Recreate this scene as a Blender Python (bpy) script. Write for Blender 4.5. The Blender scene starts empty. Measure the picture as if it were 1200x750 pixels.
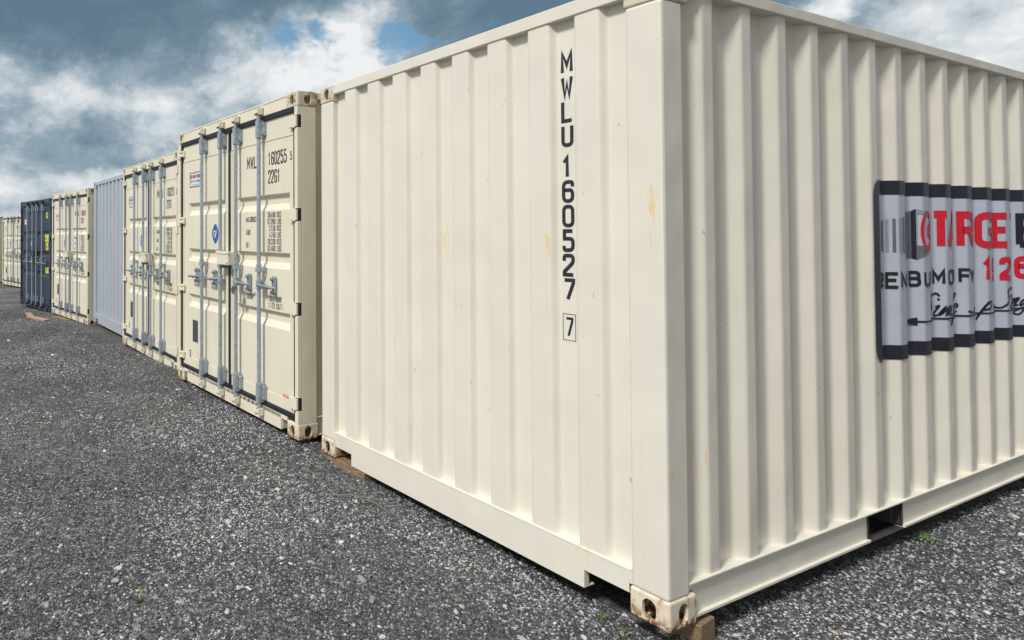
import bpy, bmesh, math, random
import numpy as np
from mathutils import Vector, Matrix
rad = math.radians
random.seed(7); np.random.seed(7)
S = bpy.context.scene
COL = S.collection

# ------------------------------------------------------------------ camera
cam = bpy.data.objects.new('camera', bpy.data.cameras.new('camera'))
COL.objects.link(cam); S.camera = cam
cam.location = (1.6116, -2.6388, 1.5464)
YAW, PIT, ROLL = 1.10915, 0.01963, -0.00113
Fw = Vector((-math.sin(YAW)*math.cos(PIT), math.cos(YAW)*math.cos(PIT), math.sin(PIT)))
Rt = Vector((math.cos(YAW), math.sin(YAW), 0)); Up = Rt.cross(Fw)
R2 = Rt*math.cos(ROLL)+Up*math.sin(ROLL); U2 = -Rt*math.sin(ROLL)+Up*math.cos(ROLL)
cam.rotation_euler = Matrix((R2, U2, -Fw)).transposed().to_euler()
cam.data.sensor_width = 36; cam.data.lens = 786.3/1200*36
cam.data.shift_x = (600-284.6)/1200; cam.data.shift_y = (258.9-375)/1200
cam.data.clip_start = .05; cam.data.clip_end = 3000
S.render.resolution_x = 1024; S.render.resolution_y = 640

# ------------------------------------------------------------------ sun, exposure
S.view_settings.view_transform = 'Standard'; S.view_settings.look = 'None'
S.view_settings.gamma = 1; S.view_settings.use_curve_mapping = False
S.view_settings.exposure = 0.45
SUN_DIR = Vector((.185, -.66, .74)).normalized()      # towards the sun
sun = bpy.data.objects.new('sun', bpy.data.lights.new('sun', 'SUN'))
COL.objects.link(sun)
sun.data.energy = 2.25; sun.data.angle = rad(9); sun.data.color = (1, .965, .91)
sun.rotation_euler = SUN_DIR.to_track_quat('Z', 'Y').to_euler()

# ------------------------------------------------------------------ node helpers
class NT:
    def __init__(s, tree): s.t = tree; s.n = tree.nodes; s.l = tree.links
    def node(s, typ, ins=None, **kw):
        n = s.n.new(typ)
        for k, v in kw.items(): setattr(n, k, v)
        for k, v in (ins or {}).items(): s.set(n.inputs[k], v)
        return n
    def set(s, inp, v):
        if isinstance(v, bpy.types.NodeSocket): s.l.new(v, inp)
        else: inp.default_value = v
    def math(s, op, a, b=0., c=0., clamp=False):
        n = s.n.new('ShaderNodeMath'); n.operation = op; n.use_clamp = clamp
        s.set(n.inputs[0], a); s.set(n.inputs[1], b); s.set(n.inputs[2], c); return n.outputs[0]
    def vmath(s, op, a, b=(0, 0, 0)):
        n = s.n.new('ShaderNodeVectorMath'); n.operation = op
        s.set(n.inputs[0], a); s.set(n.inputs[1], b)
        return n.outputs['Value'] if op in ('DOT_PRODUCT', 'LENGTH', 'DISTANCE') else n.outputs[0]
    def mapr(s, v, a, b, c=0., d=1., smooth=True):
        n = s.n.new('ShaderNodeMapRange'); n.interpolation_type = 'SMOOTHSTEP' if smooth else 'LINEAR'
        for i, x in enumerate((v, a, b, c, d)): s.set(n.inputs[i], x)
        return n.outputs[0]
    def noise(s, vec, scale, detail=4, rough=.55, dist=0.):
        n = s.node('ShaderNodeTexNoise', {'Scale': scale, 'Detail': detail, 'Roughness': rough, 'Distortion': dist})
        if vec is not None: s.set(n.inputs['Vector'], vec)
        return n.outputs[0]
    def mix(s, f, a, b, mode='MIX'):
        n = s.n.new('ShaderNodeMix'); n.data_type = 'RGBA'; n.blend_type = mode
        s.set(n.inputs[0], f); s.set(n.inputs[6], a); s.set(n.inputs[7], b); return n.outputs[2]
    def ramp(s, f, stops, interp='LINEAR'):
        n = s.n.new('ShaderNodeValToRGB'); r = n.color_ramp; r.interpolation = interp
        while len(r.elements) < len(stops): r.elements.new(.5)
        for e, (p, c) in zip(r.elements, stops): e.position = p; e.color = (*c, 1)
        s.set(n.inputs[0], f); return n.outputs[0]

# ------------------------------------------------------------------ world: nishita sky behind broken cloud
W = bpy.data.worlds.new('World'); S.world = W; W.use_nodes = True
w = NT(W.node_tree); w.n.clear()
sky = w.node('ShaderNodeTexSky', sky_type='NISHITA', sun_disc=False, sun_elevation=math.asin(SUN_DIR.z),
             sun_rotation=math.atan2(SUN_DIR.x, SUN_DIR.y))
g = w.node('ShaderNodeTexCoord').outputs['Generated']
sx = w.node('ShaderNodeSeparateXYZ', {0: g})
zc = w.math('ADD', w.math('MAXIMUM', sx.outputs[2], 0.), .16)
cu = w.node('ShaderNodeCombineXYZ', {0: w.math('DIVIDE', sx.outputs[0], zc), 1: w.math('DIVIDE', sx.outputs[1], zc), 2: sx.outputs[2]}).outputs[0]
stretch = w.vmath('MULTIPLY', g, (1, 1, 1.45))
n_big = w.noise(cu, .55, 3, .5, .2)
n_mid = w.noise(stretch, 5.2, 9, .60, .25)
n_fin = w.noise(stretch, 17., 6, .6, .3)
warpn = w.node('ShaderNodeTexNoise', {'Scale': 7., 'Detail': 5., 'Roughness': .6, 'Vector': stretch})
wv = w.vmath('MULTIPLY', w.vmath('SUBTRACT', warpn.outputs[1], (.5, .5, .5)), (.16, .16, .13))
gw = w.vmath('NORMALIZE', w.vmath('ADD', g, wv))
def px_dir(u, v):
    d = Fw + R2*((u-284.6)/786.3) + U2*((258.9-v)/786.3); return d.normalized()
def blob(u, v, deg, amp, flat=1.0):
    d = px_dir(u, v)
    df = w.vmath('MULTIPLY', w.vmath('SUBTRACT', gw, tuple(d)), (1, 1, flat))
    return w.mapr(w.vmath('LENGTH', df), rad(deg)*.15, rad(deg), amp, 0.)
vw = w.vmath('ADD', stretch, w.vmath('MULTIPLY', w.vmath('SUBTRACT', warpn.outputs[1], (.5, .5, .5)), (.10, .10, .10)))
puff = w.node('ShaderNodeTexVoronoi', {'Vector': vw, 'Scale': 9., 'Detail': 3.5, 'Roughness': .62, 'Lacunarity': 2.3}, normalize=True)
b = w.math('ADD', w.math('MULTIPLY_ADD', n_mid, 1.4, -.29), w.math('MULTIPLY_ADD', puff.outputs['Distance'], -.85, .36))
b = w.math('ADD', b, w.math('MULTIPLY_ADD', n_big, .35, -.17))
b = w.math('ADD', b, w.math('MULTIPLY_ADD', n_fin, .30, -.15))
for u, v, dg, a, fl in ((-40, 20, 14, -.34, 1.6), (140, 5, 14, -.34, 1.9), (330, -30, 12, -.40, 1.8), (560, 5, 11, -.48, 1.2), (700, -40, 14, -.4, 1.2),
                    (150, 165, 10, -.16, 2.8), (0, 165, 7, -.10, 2.2), (900, 0, 13, -.30, 1.5),
                    (360, 100, 11, .30, 1.4), (220, 85, 10, .14, 1.8), (30, 232, 6, .14, 1.6), (120, 212, 6, .14, 2.4), (30, 100, 8, .20, 1.8),
                    (440, 25, 6, .18, 1.2), (1150, 35, 11, .30, 1.4), (985, 2, 2.6, .55, 1.3)):
    b = w.math('ADD', b, blob(u, v, dg, a, fl))
b = w.math('ADD', b, w.mapr(sx.outputs[2], .42, .8, 0., .30))      # unseen cloud overhead, brightened for the light it gives
back = w.mapr(w.vmath('DOT_PRODUCT', g, tuple(Fw)), .45, -.2, 0., 1.)  # unseen sky behind the view, shaped for its light on the walls
b = w.math('ADD', w.math('MULTIPLY', b, w.math('MULTIPLY_ADD', back, -.5, 1.)), w.math('MULTIPLY', back, .18))
b = w.math('ADD', b, w.mapr(w.vmath('DOT_PRODUCT', g, (.85, .5, .1)), .2, 1., 0., -.04))
b = w.math('ADD', b, w.mapr(w.vmath('DOT_PRODUCT', g, tuple(SUN_DIR)), .1, .95, 0., .50))  # broad glow around the sun, added to brighten faces turned that way
cloud = w.ramp(b, [(0., (.85, 1.45, 1.95)), (.22, (1.2, 1.82, 2.35)), (.46, (2.2, 2.85, 3.35)), (.64, (4.2, 4.65, 4.95)), (.84, (6.3, 6.4, 6.5))])
cloud = w.mix(w.math('MULTIPLY', back, .85), cloud, w.ramp(b, [(0., (.95, .98, 1.0)), (.5, (1.9, 1.95, 1.97)), (1., (4.4, 4.4, 4.3))]))  # out-of-view cloud made neutral and dimmer to set the fill light
holes = w.math('ADD', blob(335, 48, 4.6, .95, 2.0), blob(466, 56, 2.9, .95, .7), clamp=True)
holes = w.mapr(w.math('ADD', holes, w.math('ADD', w.math('MULTIPLY', w.math('SUBTRACT', n_fin, .5), 2.6), w.math('MULTIPLY', w.math('SUBTRACT', n_mid, .5), 1.2))), .18, .95)
skyc = w.mix(1., sky.outputs[0], (.62, .84, .84, 1), 'MULTIPLY')
colw = w.mix(w.math('MULTIPLY', holes, .9), cloud, skyc)
bg = w.node('ShaderNodeBackground', {'Color': colw, 'Strength': .1})
wo = w.node('ShaderNodeOutputWorld'); w.l.new(bg.outputs[0], wo.inputs[0])

# ------------------------------------------------------------------ materials
def newmat(name):
    m = bpy.data.materials.new(name); m.use_nodes = True
    t = NT(m.node_tree); t.n.clear()
    p = t.node('ShaderNodeBsdfPrincipled'); o = t.node('ShaderNodeOutputMaterial'); t.l.new(p.outputs[0], o.inputs[0])
    return m, t, p
def hexlin(r, g_, b_):
    f = lambda c: ((c/255+.055)/1.055)**2.4 if c > 10 else c/255/12.92
    return (f(r), f(g_), f(b_), 1)
def paint(name, base, rust=0., rough=.42, wave=.35, scuffs=(), dirt=.35, low_rust=0., chips=0.):
    m, t, p = newmat(name)
    pos = t.node('ShaderNodeNewGeometry').outputs['Position']
    obj = t.node('ShaderNodeTexCoord').outputs['Object']
    c = (*base[:3], 1)
    warm = (base[0]*.90, base[1]*.86, base[2]*.77, 1)
    blot = t.mapr(t.noise(pos, 1.3, 5, .6), .40, .72)
    col = t.mix(t.math('MULTIPLY', blot, .40*dirt*2), c, warm)
    # rain streaks running down the steel
    st = t.vmath('MULTIPLY', pos, (26, 26, .9))
    sn = t.mapr(t.noise(st, 1., 5, .62), .54, .80)
    col = t.mix(t.math('MULTIPLY', sn, .42*dirt), col, (base[0]*.62, base[1]*.56, base[2]*.46, 1))
    # grime and chips
    gn = t.mapr(t.noise(pos, 34., 3, .6), .68, .78)
    gm = t.mapr(t.noise(pos, 2.1, 3, .5), .5, .66)
    col = t.mix(t.math('MULTIPLY', t.math('MULTIPLY', gn, gm), .30*dirt*2), col, (.22, .17, .11, 1))
    if chips:
        ch = t.math('MULTIPLY', t.mapr(t.noise(t.vmath('MULTIPLY', pos, (40, 40, 18)), 1., 4, .6), .70-.03*chips, .76-.03*chips),
                    t.mapr(t.noise(pos, 3.7, 2, .5), .50, .62))
        col = t.mix(t.math('MULTIPLY', ch, .8), col, (.16, .08, .04, 1))
    rmask = None
    if scuffs:
        sc = None
        for (cx, cy, cz, rx, ry, rz) in scuffs:
            d = t.vmath('LENGTH', t.vmath('DIVIDE', t.vmath('SUBTRACT', obj, (cx, cy, cz)), (rx, ry, rz)))
            f = t.mapr(d, .35, 1., 1., 0.)
            sc = f if sc is None else t.math('MAXIMUM', sc, f)
        nn = t.mapr(t.noise(t.vmath('MULTIPLY', obj, (42, 42, 9)), 1., 4, .55, 1.), .53, .62)
        col = t.mix(t.math('MULTIPLY', t.math('MULTIPLY', sc, nn), .85), col, (.78, .58, .30, 1))
    if rust:
        rn = t.mapr(t.noise(pos, 19., 6, .68), .60-.10*rust, .70-.08*rust)
        ring = t.mapr(t.noise(pos, 19., 6, .68), .50-.10*rust, .64-.08*rust)
        col = t.mix(t.math('MULTIPLY', ring, .45), col, (.50, .31, .14, 1))
        if low_rust:      # wet feet of the corner castings rust first
            sz = t.node('ShaderNodeSeparateXYZ', {0: obj}).outputs[2]
            lo = t.mapr(sz, .06, .0, 0., 1.)
            lo = t.math('MULTIPLY', lo, t.mapr(t.noise(pos, 45., 4, .6), .38, .56))
            rn = t.math('MAXIMUM', rn, t.math('MULTIPLY', lo, low_rust))
        col = t.mix(t.math('MULTIPLY', rn, .88), col, (.21, .075, .022, 1))
        rmask = rn
    t.set(p.inputs['Base Color'], col)
    r = t.math('MULTIPLY_ADD', t.noise(pos, 7., 4, .6), .22, rough-.11)
    if rmask is not None: r = t.math('MULTIPLY_ADD', rmask, .3, r)
    t.set(p.inputs['Roughness'], r)
    p.inputs['Specular IOR Level'].default_value = .42
    h1 = t.noise(t.vmath('MULTIPLY', pos, (1.6, 1.6, 1.)), 1.5, 2, .5)
    h2 = t.noise(pos, 130., 3, .6)
    bm1 = t.node('ShaderNodeBump', {'Strength': wave, 'Distance': .05, 'Height': h1})
    bm2 = t.node('ShaderNodeBump', {'Strength': .10, 'Distance': .002, 'Height': h2, 'Normal': bm1.outputs[0]})
    t.l.new(bm2.outputs[0], p.inputs['Normal'])
    return m
def simple(name, col, rough=.5, metal=0., var=.15, scale=20., bump=.1, bdist=.003, streak=None, emit=None):
    m, t, p = newmat(name)
    pos = t.node('ShaderNodeTexCoord').outputs['Object']
    v = t.vmath('MULTIPLY', pos, streak) if streak else pos
    n = t.noise(v, scale, 5, .62)
    a = tuple(c*(1-var) for c in col[:3])+(1,); bb = tuple(min(1, c*(1+var)) for c in col[:3])+(1,)
    t.set(p.inputs['Base Color'], t.mix(t.mapr(n, .3, .7), a, bb))
    t.set(p.inputs['Roughness'], t.math('MULTIPLY_ADD', n, .25, rough-.12)); p.inputs['Metallic'].default_value = metal
    bm = t.node('ShaderNodeBump', {'Strength': bump, 'Distance': bdist, 'Height': n}); t.l.new(bm.outputs[0], p.inputs['Normal'])
    return m
CREAM = (.785, .74, .605)
M = {}
M['cream_end'] = paint('cream_paint_near', (.76, .73, .645), dirt=.22, wave=.5, chips=.6, scuffs=[(2.40, 0, 1.60, .05, .05, .15), (2.36, 0, 1.72, .07, .05, .04), (1.20, .02, 1.50, .05, .06, .14), (1.30, .02, 1.46, .04, .06, .10), (1.88, .02, 1.53, .05, .05, .18), (2.07, 0, .16, .05, .05, .07), (2.33, 0, .27, .06, .05, .04), (2.43, .04, .60, .04, .10, .03), (2.40, .30, .62, .05, .10, .12), (2.40, .40, .78, .05, .08, .12)])
M['cream'] = paint('cream_paint', CREAM, dirt=.42, chips=.8)
M['cream_cast'] = paint('cream_casting', (.76, .70, .545), rust=.34, low_rust=1.3, dirt=.6, rough=.5, wave=.1)
M['cream_cast_top'] = paint('cream_casting_top', (.68, .64, .53), rust=.5, dirt=.5, rough=.5, wave=.1)
M['blue'] = paint('dark_blue_paint', (.035, .052, .085), dirt=.5, rough=.40)
M['grey'] = paint('pale_blue_grey_paint', (.41, .455, .51), dirt=.25, rough=.40)
M['galv'] = simple('galvanised_steel', (.36, .42, .48), .42, .30, .16, 30, .1)
M['galv_dark'] = simple('worn_galvanised_steel', (.30, .36, .41), .45, .4, .25, 60, .15)
M['rubber'] = simple('black_rubber', (.014, .017, .026), .55, 0, .2, 20)
M['ink'] = simple('black_marking', (.018, .022, .034), .5, 0, .25, 60, .02)
M['ink_grey'] = simple('dark_grey_marking', (.075, .08, .085), .5, 0, .25, 60, .02)
M['plate'] = simple('grey_data_plate', (.085, .095, .11), .4, .3, .4, 90)
M['white'] = simple('white_sticker', (.72, .73, .78), .4, 0, .05, 20)
M['red'] = simple('red_print', (.60, .012, .03), .4, 0, .08, 20, .02)
M['faded_red'] = simple('faded_red_print', (.34, .12, .11), .4, 0, .2, 60, .02)
M['blueprint'] = simple('blue_print', (.012, .12, .36), .4, 0, .1, 20, .02)
M['yellow'] = simple('yellow_sticker', (.62, .60, .10), .45, 0, .08, 20)
M['vinyl'] = simple('pale_vinyl', (.45, .49, .58), .38, 0, .04, 6, .05)
M['vinyl_black'] = simple('black_vinyl', (.018, .018, .028), .35, 0, .2, 8, .05)
M['print_grey'] = simple('grey_print', (.13, .15, .17), .4, 0, .1, 20, .02)
M['print_mid'] = simple('mid_grey_print', (.26, .29, .33), .4, 0, .1, 20, .02)
M['timber'] = simple('weathered_timber', (.24, .165, .105), .8, 0, .45, 6, .6, .006, streak=(3, 30, 30))
M['board'] = simple('reddish_board', (.40, .27, .19), .8, 0, .3, 6, .5, .005, streak=(3, 30, 30))
M['floor'] = simple('dark_underframe', (.05, .045, .04), .8, 0, .3, 8)
M['twig'] = simple('dry_twig', (.22, .19, .16), .85, 0, .3, 60, .4)
M['brass'] = simple('brass_padlock', (.30, .31, .33), .3, .9, .15, 40)

def grassmat():
    m, t, p = newmat('weed_leaf')
    n = t.noise(t.node('ShaderNodeTexCoord').outputs['Object'], 60, 3)
    t.set(p.inputs['Base Color'], t.mix(n, (.05, .16, .015, 1), (.17, .33, .045, 1))); p.inputs['Roughness'].default_value = .5
    return m
M['leaf'] = grassmat()

def gravelmat():
    m, t, p = newmat('gravel_ground')
    pos = t.node('ShaderNodeNewGeometry').outputs['Position']
    wp = t.node('ShaderNodeTexNoise', {'Vector': pos, 'Scale': 55., 'Detail': 2.})
    pw = t.vmath('ADD', pos, t.vmath('MULTIPLY', t.vmath('SUBTRACT', wp.outputs[1], (.5, .5, .5)), (.012, .012, .012)))
    v1 = t.node('ShaderNodeTexVoronoi', {'Vector': pw, 'Scale': 85.}); v2 = t.node('ShaderNodeTexVoronoi', {'Vector': pw, 'Scale': 190.})
    v3 = t.node('ShaderNodeTexVoronoi', {'Vector': pw, 'Scale': 38.})
    r1 = t.node('ShaderNodeSeparateColor', {0: v1.outputs['Color']}).outputs[0]
    r2 = t.node('ShaderNodeSeparateColor', {0: v2.outputs['Color']}).outputs[0]
    r3 = t.node('ShaderNodeSeparateColor', {0: v3.outputs['Color']}).outputs[1]
    stops = [(0, (.022, .022, .026)), (.38, (.05, .05, .056)), (.64, (.11, .112, .12)), (.84, (.23, .23, .24)), (.97, (.42, .41, .39)), (1., (.55, .54, .50))]
    c1 = t.ramp(r1, stops); c2 = t.ramp(r2, stops)
    c3 = t.ramp(r3, [(0, (.03, .03, .034)), (.8, (.09, .09, .095)), (.93, (.30, .29, .27)), (1, (.5, .48, .44))])
    sel = t.mapr(t.noise(pos, 30., 3, .6), .44, .56)
    col = t.mix(sel, c1, c2)
    col = t.mix(t.math('MULTIPLY', t.math('GREATER_THAN', r3, .84), .75), col, c3)
    fines = t.mapr(t.noise(pos, .85, 6, .62), .40, .62)
    col = t.mix(t.math('MULTIPLY', fines, .62), col, (.036, .036, .038, 1))
    far = t.mapr(t.noise(t.vmath('MULTIPLY', pos, (.5, 1.4, 1)), .5, 5, .6), .35, .7)
    col = t.mix(t.math('MULTIPLY', far, .3), col, (.075, .072, .068, 1))
    t.set(p.inputs['Base Color'], col); p.inputs['Roughness'].default_value = .78
    h = t.math('ADD', t.math('MULTIPLY', v1.outputs['Distance'], -1.), t.math('MULTIPLY', v2.outputs['Distance'], -.5))
    b1 = t.node('ShaderNodeBump', {'Strength': .9, 'Distance': .007, 'Height': h})
    b2 = t.node('ShaderNodeBump', {'Strength': .8, 'Distance': .05, 'Height': t.noise(pos, 3.5, 6, .65), 'Normal': b1.outputs[0]})
    t.l.new(b2.outputs[0], p.inputs['Normal'])
    return m
def stonemat():
    m, t, p = newmat('gravel_stone')
    a = t.node('ShaderNodeAttribute', attribute_name='tone', attribute_type='INSTANCER')
    n = t.noise(t.node('ShaderNodeTexCoord').outputs['Object'], 2.5, 3, .6)
    f = a.outputs['Fac']
    c = t.ramp(f, [(0, (.022, .023, .027)), (.30, (.05, .052, .060)), (.55, (.105, .11, .122)), (.71, (.21, .218, .235)), (.82, (.40, .408, .42)), (.972, (.66, .66, .66)), (.980, (.46, .38, .29)), (.990, (.22, .14, .10)), (1., (.68, .65, .58))])
    t.set(p.inputs['Base Color'], t.mix(1., c, t.mix(n, (.7, .7, .7, 1), (1.25, 1.25, 1.25, 1)), 'MULTIPLY')); p.inputs['Roughness'].default_value = .62
    return m
M['ground'] = gravelmat(); M['stone'] = stonemat()

# ------------------------------------------------------------------ mesh helpers
class MB:
    def __init__(s): s.v = []; s.f = []; s.m = []
    def face(s, pts, mi=0):
        i = len(s.v); s.v += [tuple(p) for p in pts]; s.f.append(list(range(i, i+len(pts)))); s.m.append(mi)
    def box(s, x0, x1, y0, y1, z0, z1, mi=0):
        i = len(s.v)
        s.v += [(x0, y0, z0), (x1, y0, z0), (x1, y1, z0), (x0, y1, z0), (x0, y0, z1), (x1, y0, z1), (x1, y1, z1), (x0, y1, z1)]
        for f in ((0, 3, 2, 1), (4, 5, 6, 7), (0, 1, 5, 4), (1, 2, 6, 5), (2, 3, 7, 6), (3, 0, 4, 7)):
            s.f.append([i+k for k in f]); s.m.append(mi)
    def tube(s, pts, r, n=10, mi=0, caps=True):
        pts = [Vector(p) for p in pts]; rs = r if isinstance(r, (list, tuple)) else [r]*len(pts)
        base = len(s.v); up = None
        for k, p in enumerate(pts):
            d = (pts[min(k+1, len(pts)-1)]-pts[max(k-1, 0)]).normalized()
            a = Vector((0, 0, 1)) if abs(d.z) < .9 else Vector((1, 0, 0))
            u = d.cross(a).normalized(); q = d.cross(u)
            for j in range(n):
                t = 2*math.pi*j/n; s.v.append(tuple(p+(u*math.cos(t)+q*math.sin(t))*rs[k]))
        for k in range(len(pts)-1):
            for j in range(n):
                a = base+k*n+j; b_ = base+k*n+(j+1) % n
                s.f.append([a, b_, b_+n, a+n]); s.m.append(mi)
        if caps:
            s.f.append([base+j for j in range(n)][::-1]); s.m.append(mi)
            e = base+(len(pts)-1)*n; s.f.append([e+j for j in range(n)]); s.m.append(mi)
    def prism(s, poly, axis, a0, a1, mi=0):
        """poly: 2D outline; axis: 'x','y','z' extrusion axis from a0 to a1"""
        def P(q, a): return {'x': (a, q[0], q[1]), 'y': (q[0], a, q[1]), 'z': (q[0], q[1], a)}[axis]
        n = len(poly); i = len(s.v)
        s.v += [P(q, a0) for q in poly]+[P(q, a1) for q in poly]
        s.f.append(list(range(i, i+n))); s.m.append(mi); s.f.append(list(range(i+n, i+2*n))[::-1]); s.m.append(mi)
        for k in range(n):
            a = i+k; b_ = i+(k+1) % n; s.f.append([a, b_, b_+n, a+n]); s.m.append(mi)
    def build(s, name, mats, parent=None, bevel=0., smooth=False, recalc=True):
        me = bpy.data.meshes.new(name); me.from_pydata(s.v, [], s.f)
        if not isinstance(mats, (list, tuple)): mats = [mats]
        for m in mats: me.materials.append(m)
        for p, mi in zip(me.polygons, s.m): p.material_index = mi; p.use_smooth = smooth
        if recalc:
            bm = bmesh.new(); bm.from_mesh(me); bmesh.ops.recalc_face_normals(bm, faces=bm.faces); bm.to_mesh(me); bm.free()
        o = bpy.data.objects.new(name, me); COL.objects.link(o)
        if parent: o.parent = parent
        if bevel:
            b = o.modifiers.new('bevel', 'BEVEL'); b.width = bevel; b.segments = 2; b.limit_method = 'ANGLE'; b.angle_limit = rad(35)
        return o
def tag(o, label=None, cat=None, group=None, kind=None):
    for k, v in (('label', label), ('category', cat), ('group', group), ('kind', kind)):
        if v: o[k] = v
    return o
def empty(name, loc=(0, 0, 0), rz=0.):
    o = bpy.data.objects.new(name, None); COL.objects.link(o); o.location = loc; o.rotation_euler = (0, 0, rz); o.empty_display_size = .3
    return o
def copy_tree(o, parent=None, swap=None, skip=()):
    c = o.copy(); COL.objects.link(c); c.parent = parent
    if swap and o.type == 'MESH':
        for sl in c.material_slots:
            if sl.material and sl.material.name in swap:
                m = swap[sl.material.name]; sl.link = 'OBJECT'; sl.material = m
    for ch in [x for x in ALLCH(o)]:
        if ch.name.split('.')[0] in skip: continue
        copy_tree(ch, c, swap, skip)
    return c
def ALLCH(o): return [x for x in list(COL.objects) if x.parent == o]

# ------------------------------------------------------------------ stroke lettering
def fil(pts, k=4):
    closed = pts[0][:2] == pts[-1][:2] and len(pts) > 3
    P = [(p[0], p[1], p[2] if len(p) > 2 else 0.) for p in (pts[:-1] if closed else pts)]
    out = []; n = len(P)
    for i, (x, y, r) in enumerate(P):
        if r <= 0 or (not closed and i in (0, n-1)): out.append((x, y)); continue
        a = Vector(P[i-1][:2]); c = Vector(P[(i+1) % n][:2]); b_ = Vector((x, y))
        d1 = (a-b_); d2 = (c-b_); rr = min(r, d1.length*.5, d2.length*.5)
        p1 = b_+d1.normalized()*rr; p2 = b_+d2.normalized()*rr
        for j in range(k+1):
            t = j/k; q = p1*(1-t)**2+b_*2*t*(1-t)+p2*t*t; out.append((q.x, q.y))
    if closed: out.append(out[0])
    return out, closed
R_ = .48
GL = {
 '0': [[(0, 0, R_), (1, 0, R_), (1, 2, R_), (0, 2, R_), (0, 0, R_)]], 'O': [[(0, 0, R_), (1, 0, R_), (1, 2, R_), (0, 2, R_), (0, 0, R_)]],
 '1': [[(.1, 1.5), (.6, 2), (.6, 0)]],
 '2': [[(0, 1.45), (0, 2, R_), (1, 2, R_), (1, 1.3, .3), (0, .3, .1), (0, 0), (1, 0)]],
 '3': [[(0, 1.5), (0, 2, R_), (1, 2, R_), (1, 1.05, .3), (.35, 1.05)], [(.6, 1.05), (1, 1.05, .3), (1, 0, R_), (0, 0, R_), (0, .5)]],
 '4': [[(.75, 0), (.75, 2), (0, .55), (1.05, .55)]],
 '5': [[(.95, 2), (.05, 2), (.05, 1.2), (1, 1.2, .4), (1, 0, R_), (0, 0, R_), (0, .45)]],
 '6': [[(1, 1.5), (1, 2, R_), (0, 2, R_), (0, 0, R_), (1, 0, R_), (1, 1.15, .4), (.1, 1.15)]],
 '7': [[(0, 2), (1, 2), (1, 1.75), (.35, 0)]],
 '8': [[(0, 0, .4), (1, 0, .4), (1, 1.05, .3), (0, 1.05, .3), (0, 0, .4)], [(0, 1.05, .3), (1, 1.05, .3), (1, 2, .4), (0, 2, .4), (0, 1.05, .3)]],
 '9': [[(0, .5), (0, 0, R_), (1, 0, R_), (1, 2, R_), (0, 2, R_), (0, .85, .4), (.9, .85)]],
 'M': [[(0, 0), (0, 2), (.5, .7), (1, 2), (1, 0)]], 'W': [[(0, 2), (.25, 0), (.5, 1.4), (.75, 0), (1, 2)]],
 'L': [[(0, 2), (0, 0), (1, 0)]], 'U': [[(0, 2), (0, 0, R_), (1, 0, R_), (1, 2)]],
 'G': [[(1, 1.5), (1, 2, R_), (0, 2, R_), (0, 0, R_), (1, 0, R_), (1, .95), (.5, .95)]],
 'C': [[(1, 1.45), (1, 2, R_), (0, 2, R_), (0, 0, R_), (1, 0, R_), (1, .55)]],
 'K': [[(0, 0), (0, 2)], [(1, 2), (.08, .95), (1, 0)]],
 'S': [[(1, 1.5), (1, 2, R_), (0, 2, R_), (0, 1.05, .3), (1, 1.0, .3), (1, 0, R_), (0, 0, R_), (0, .5)]],
 'B': [[(0, 0), (.95, 0, .4), (.95, 1.05, .35), (0, 1.05)], [(0, 0), (0, 2), (.9, 2, .4), (.9, 1.05, .3), (.3, 1.05)]],
 'T': [[(0, 2), (1, 2)], [(.5, 1.93), (.5, 0)]], 'A': [[(0, 0), (.5, 2), (1, 0)], [(.2, .6), (.8, .6)]],
 'R': [[(0, 0), (0, 2), (1, 2, .4), (1, 1., .4), (.1, 1.)], [(.55, 1.), (1, 0)]], 'P': [[(0, 0), (0, 2), (1, 2, .4), (1, 1., .4), (.1, 1.)]],
 'E': [[(1, 2), (0, 2), (0, 0), (1, 0)], [(.08, 1.03), (.85, 1.03)]], 'F': [[(1, 2), (0, 2), (0, 0)], [(.08, 1.03), (.85, 1.03)]],
 'N': [[(0, 0), (0, 2), (1, 0), (1, 2)]], 'X': [[(0, 0), (1, 2)], [(0, 2), (1, 0)]], 'I': [[(.5, 0), (.5, 2)]],
 'D': [[(0, 0), (0, 2), (1, 2, .6), (1, 0, .6), (0, 0)]], 'Y': [[(0, 2), (.5, .95), (1, 2)], [(.5, 1.), (.5, 0)]], 'Q': [[(0, 0, R_), (1, 0, R_), (1, 2, R_), (0, 2, R_), (0, 0, R_)], [(.6, .5), (1.1, -.1)]],
 '.': [[(.0, 0), (.0, .28)]], '-': [[(.1, 1), (.9, 1)]]}
NARROW = {'.': .25, '1': .8}
def ribbon(pts, wd, closed, out):
    """append quads [(x,y)*4] of a mitred ribbon"""
    P = [Vector(p) for p in pts]
    if closed: P = P[:-1]
    n = len(P); L_ = []; Rr = []
    for i in range(n):
        a = P[i-1] if (i > 0 or closed) else None; c = P[(i+1) % n] if (i < n-1 or closed) else None
        d1 = (P[i]-a).normalized() if a is not None else (c-P[i]).normalized()
        d2 = (c-P[i]).normalized() if c is not None else d1
        m = d1+d2
        if m.length < .2: m = d1
        m.normalize(); nrm = Vector((-m.y, m.x)); k = wd/2/max(.42, nrm.dot(Vector((-d1.y, d1.x))))
        L_.append(P[i]+nrm*k); Rr.append(P[i]-nrm*k)
    for i in range(n if closed else n-1):
        j = (i+1) % n; out.append([L_[i], L_[j], Rr[j], Rr[i]])
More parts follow.
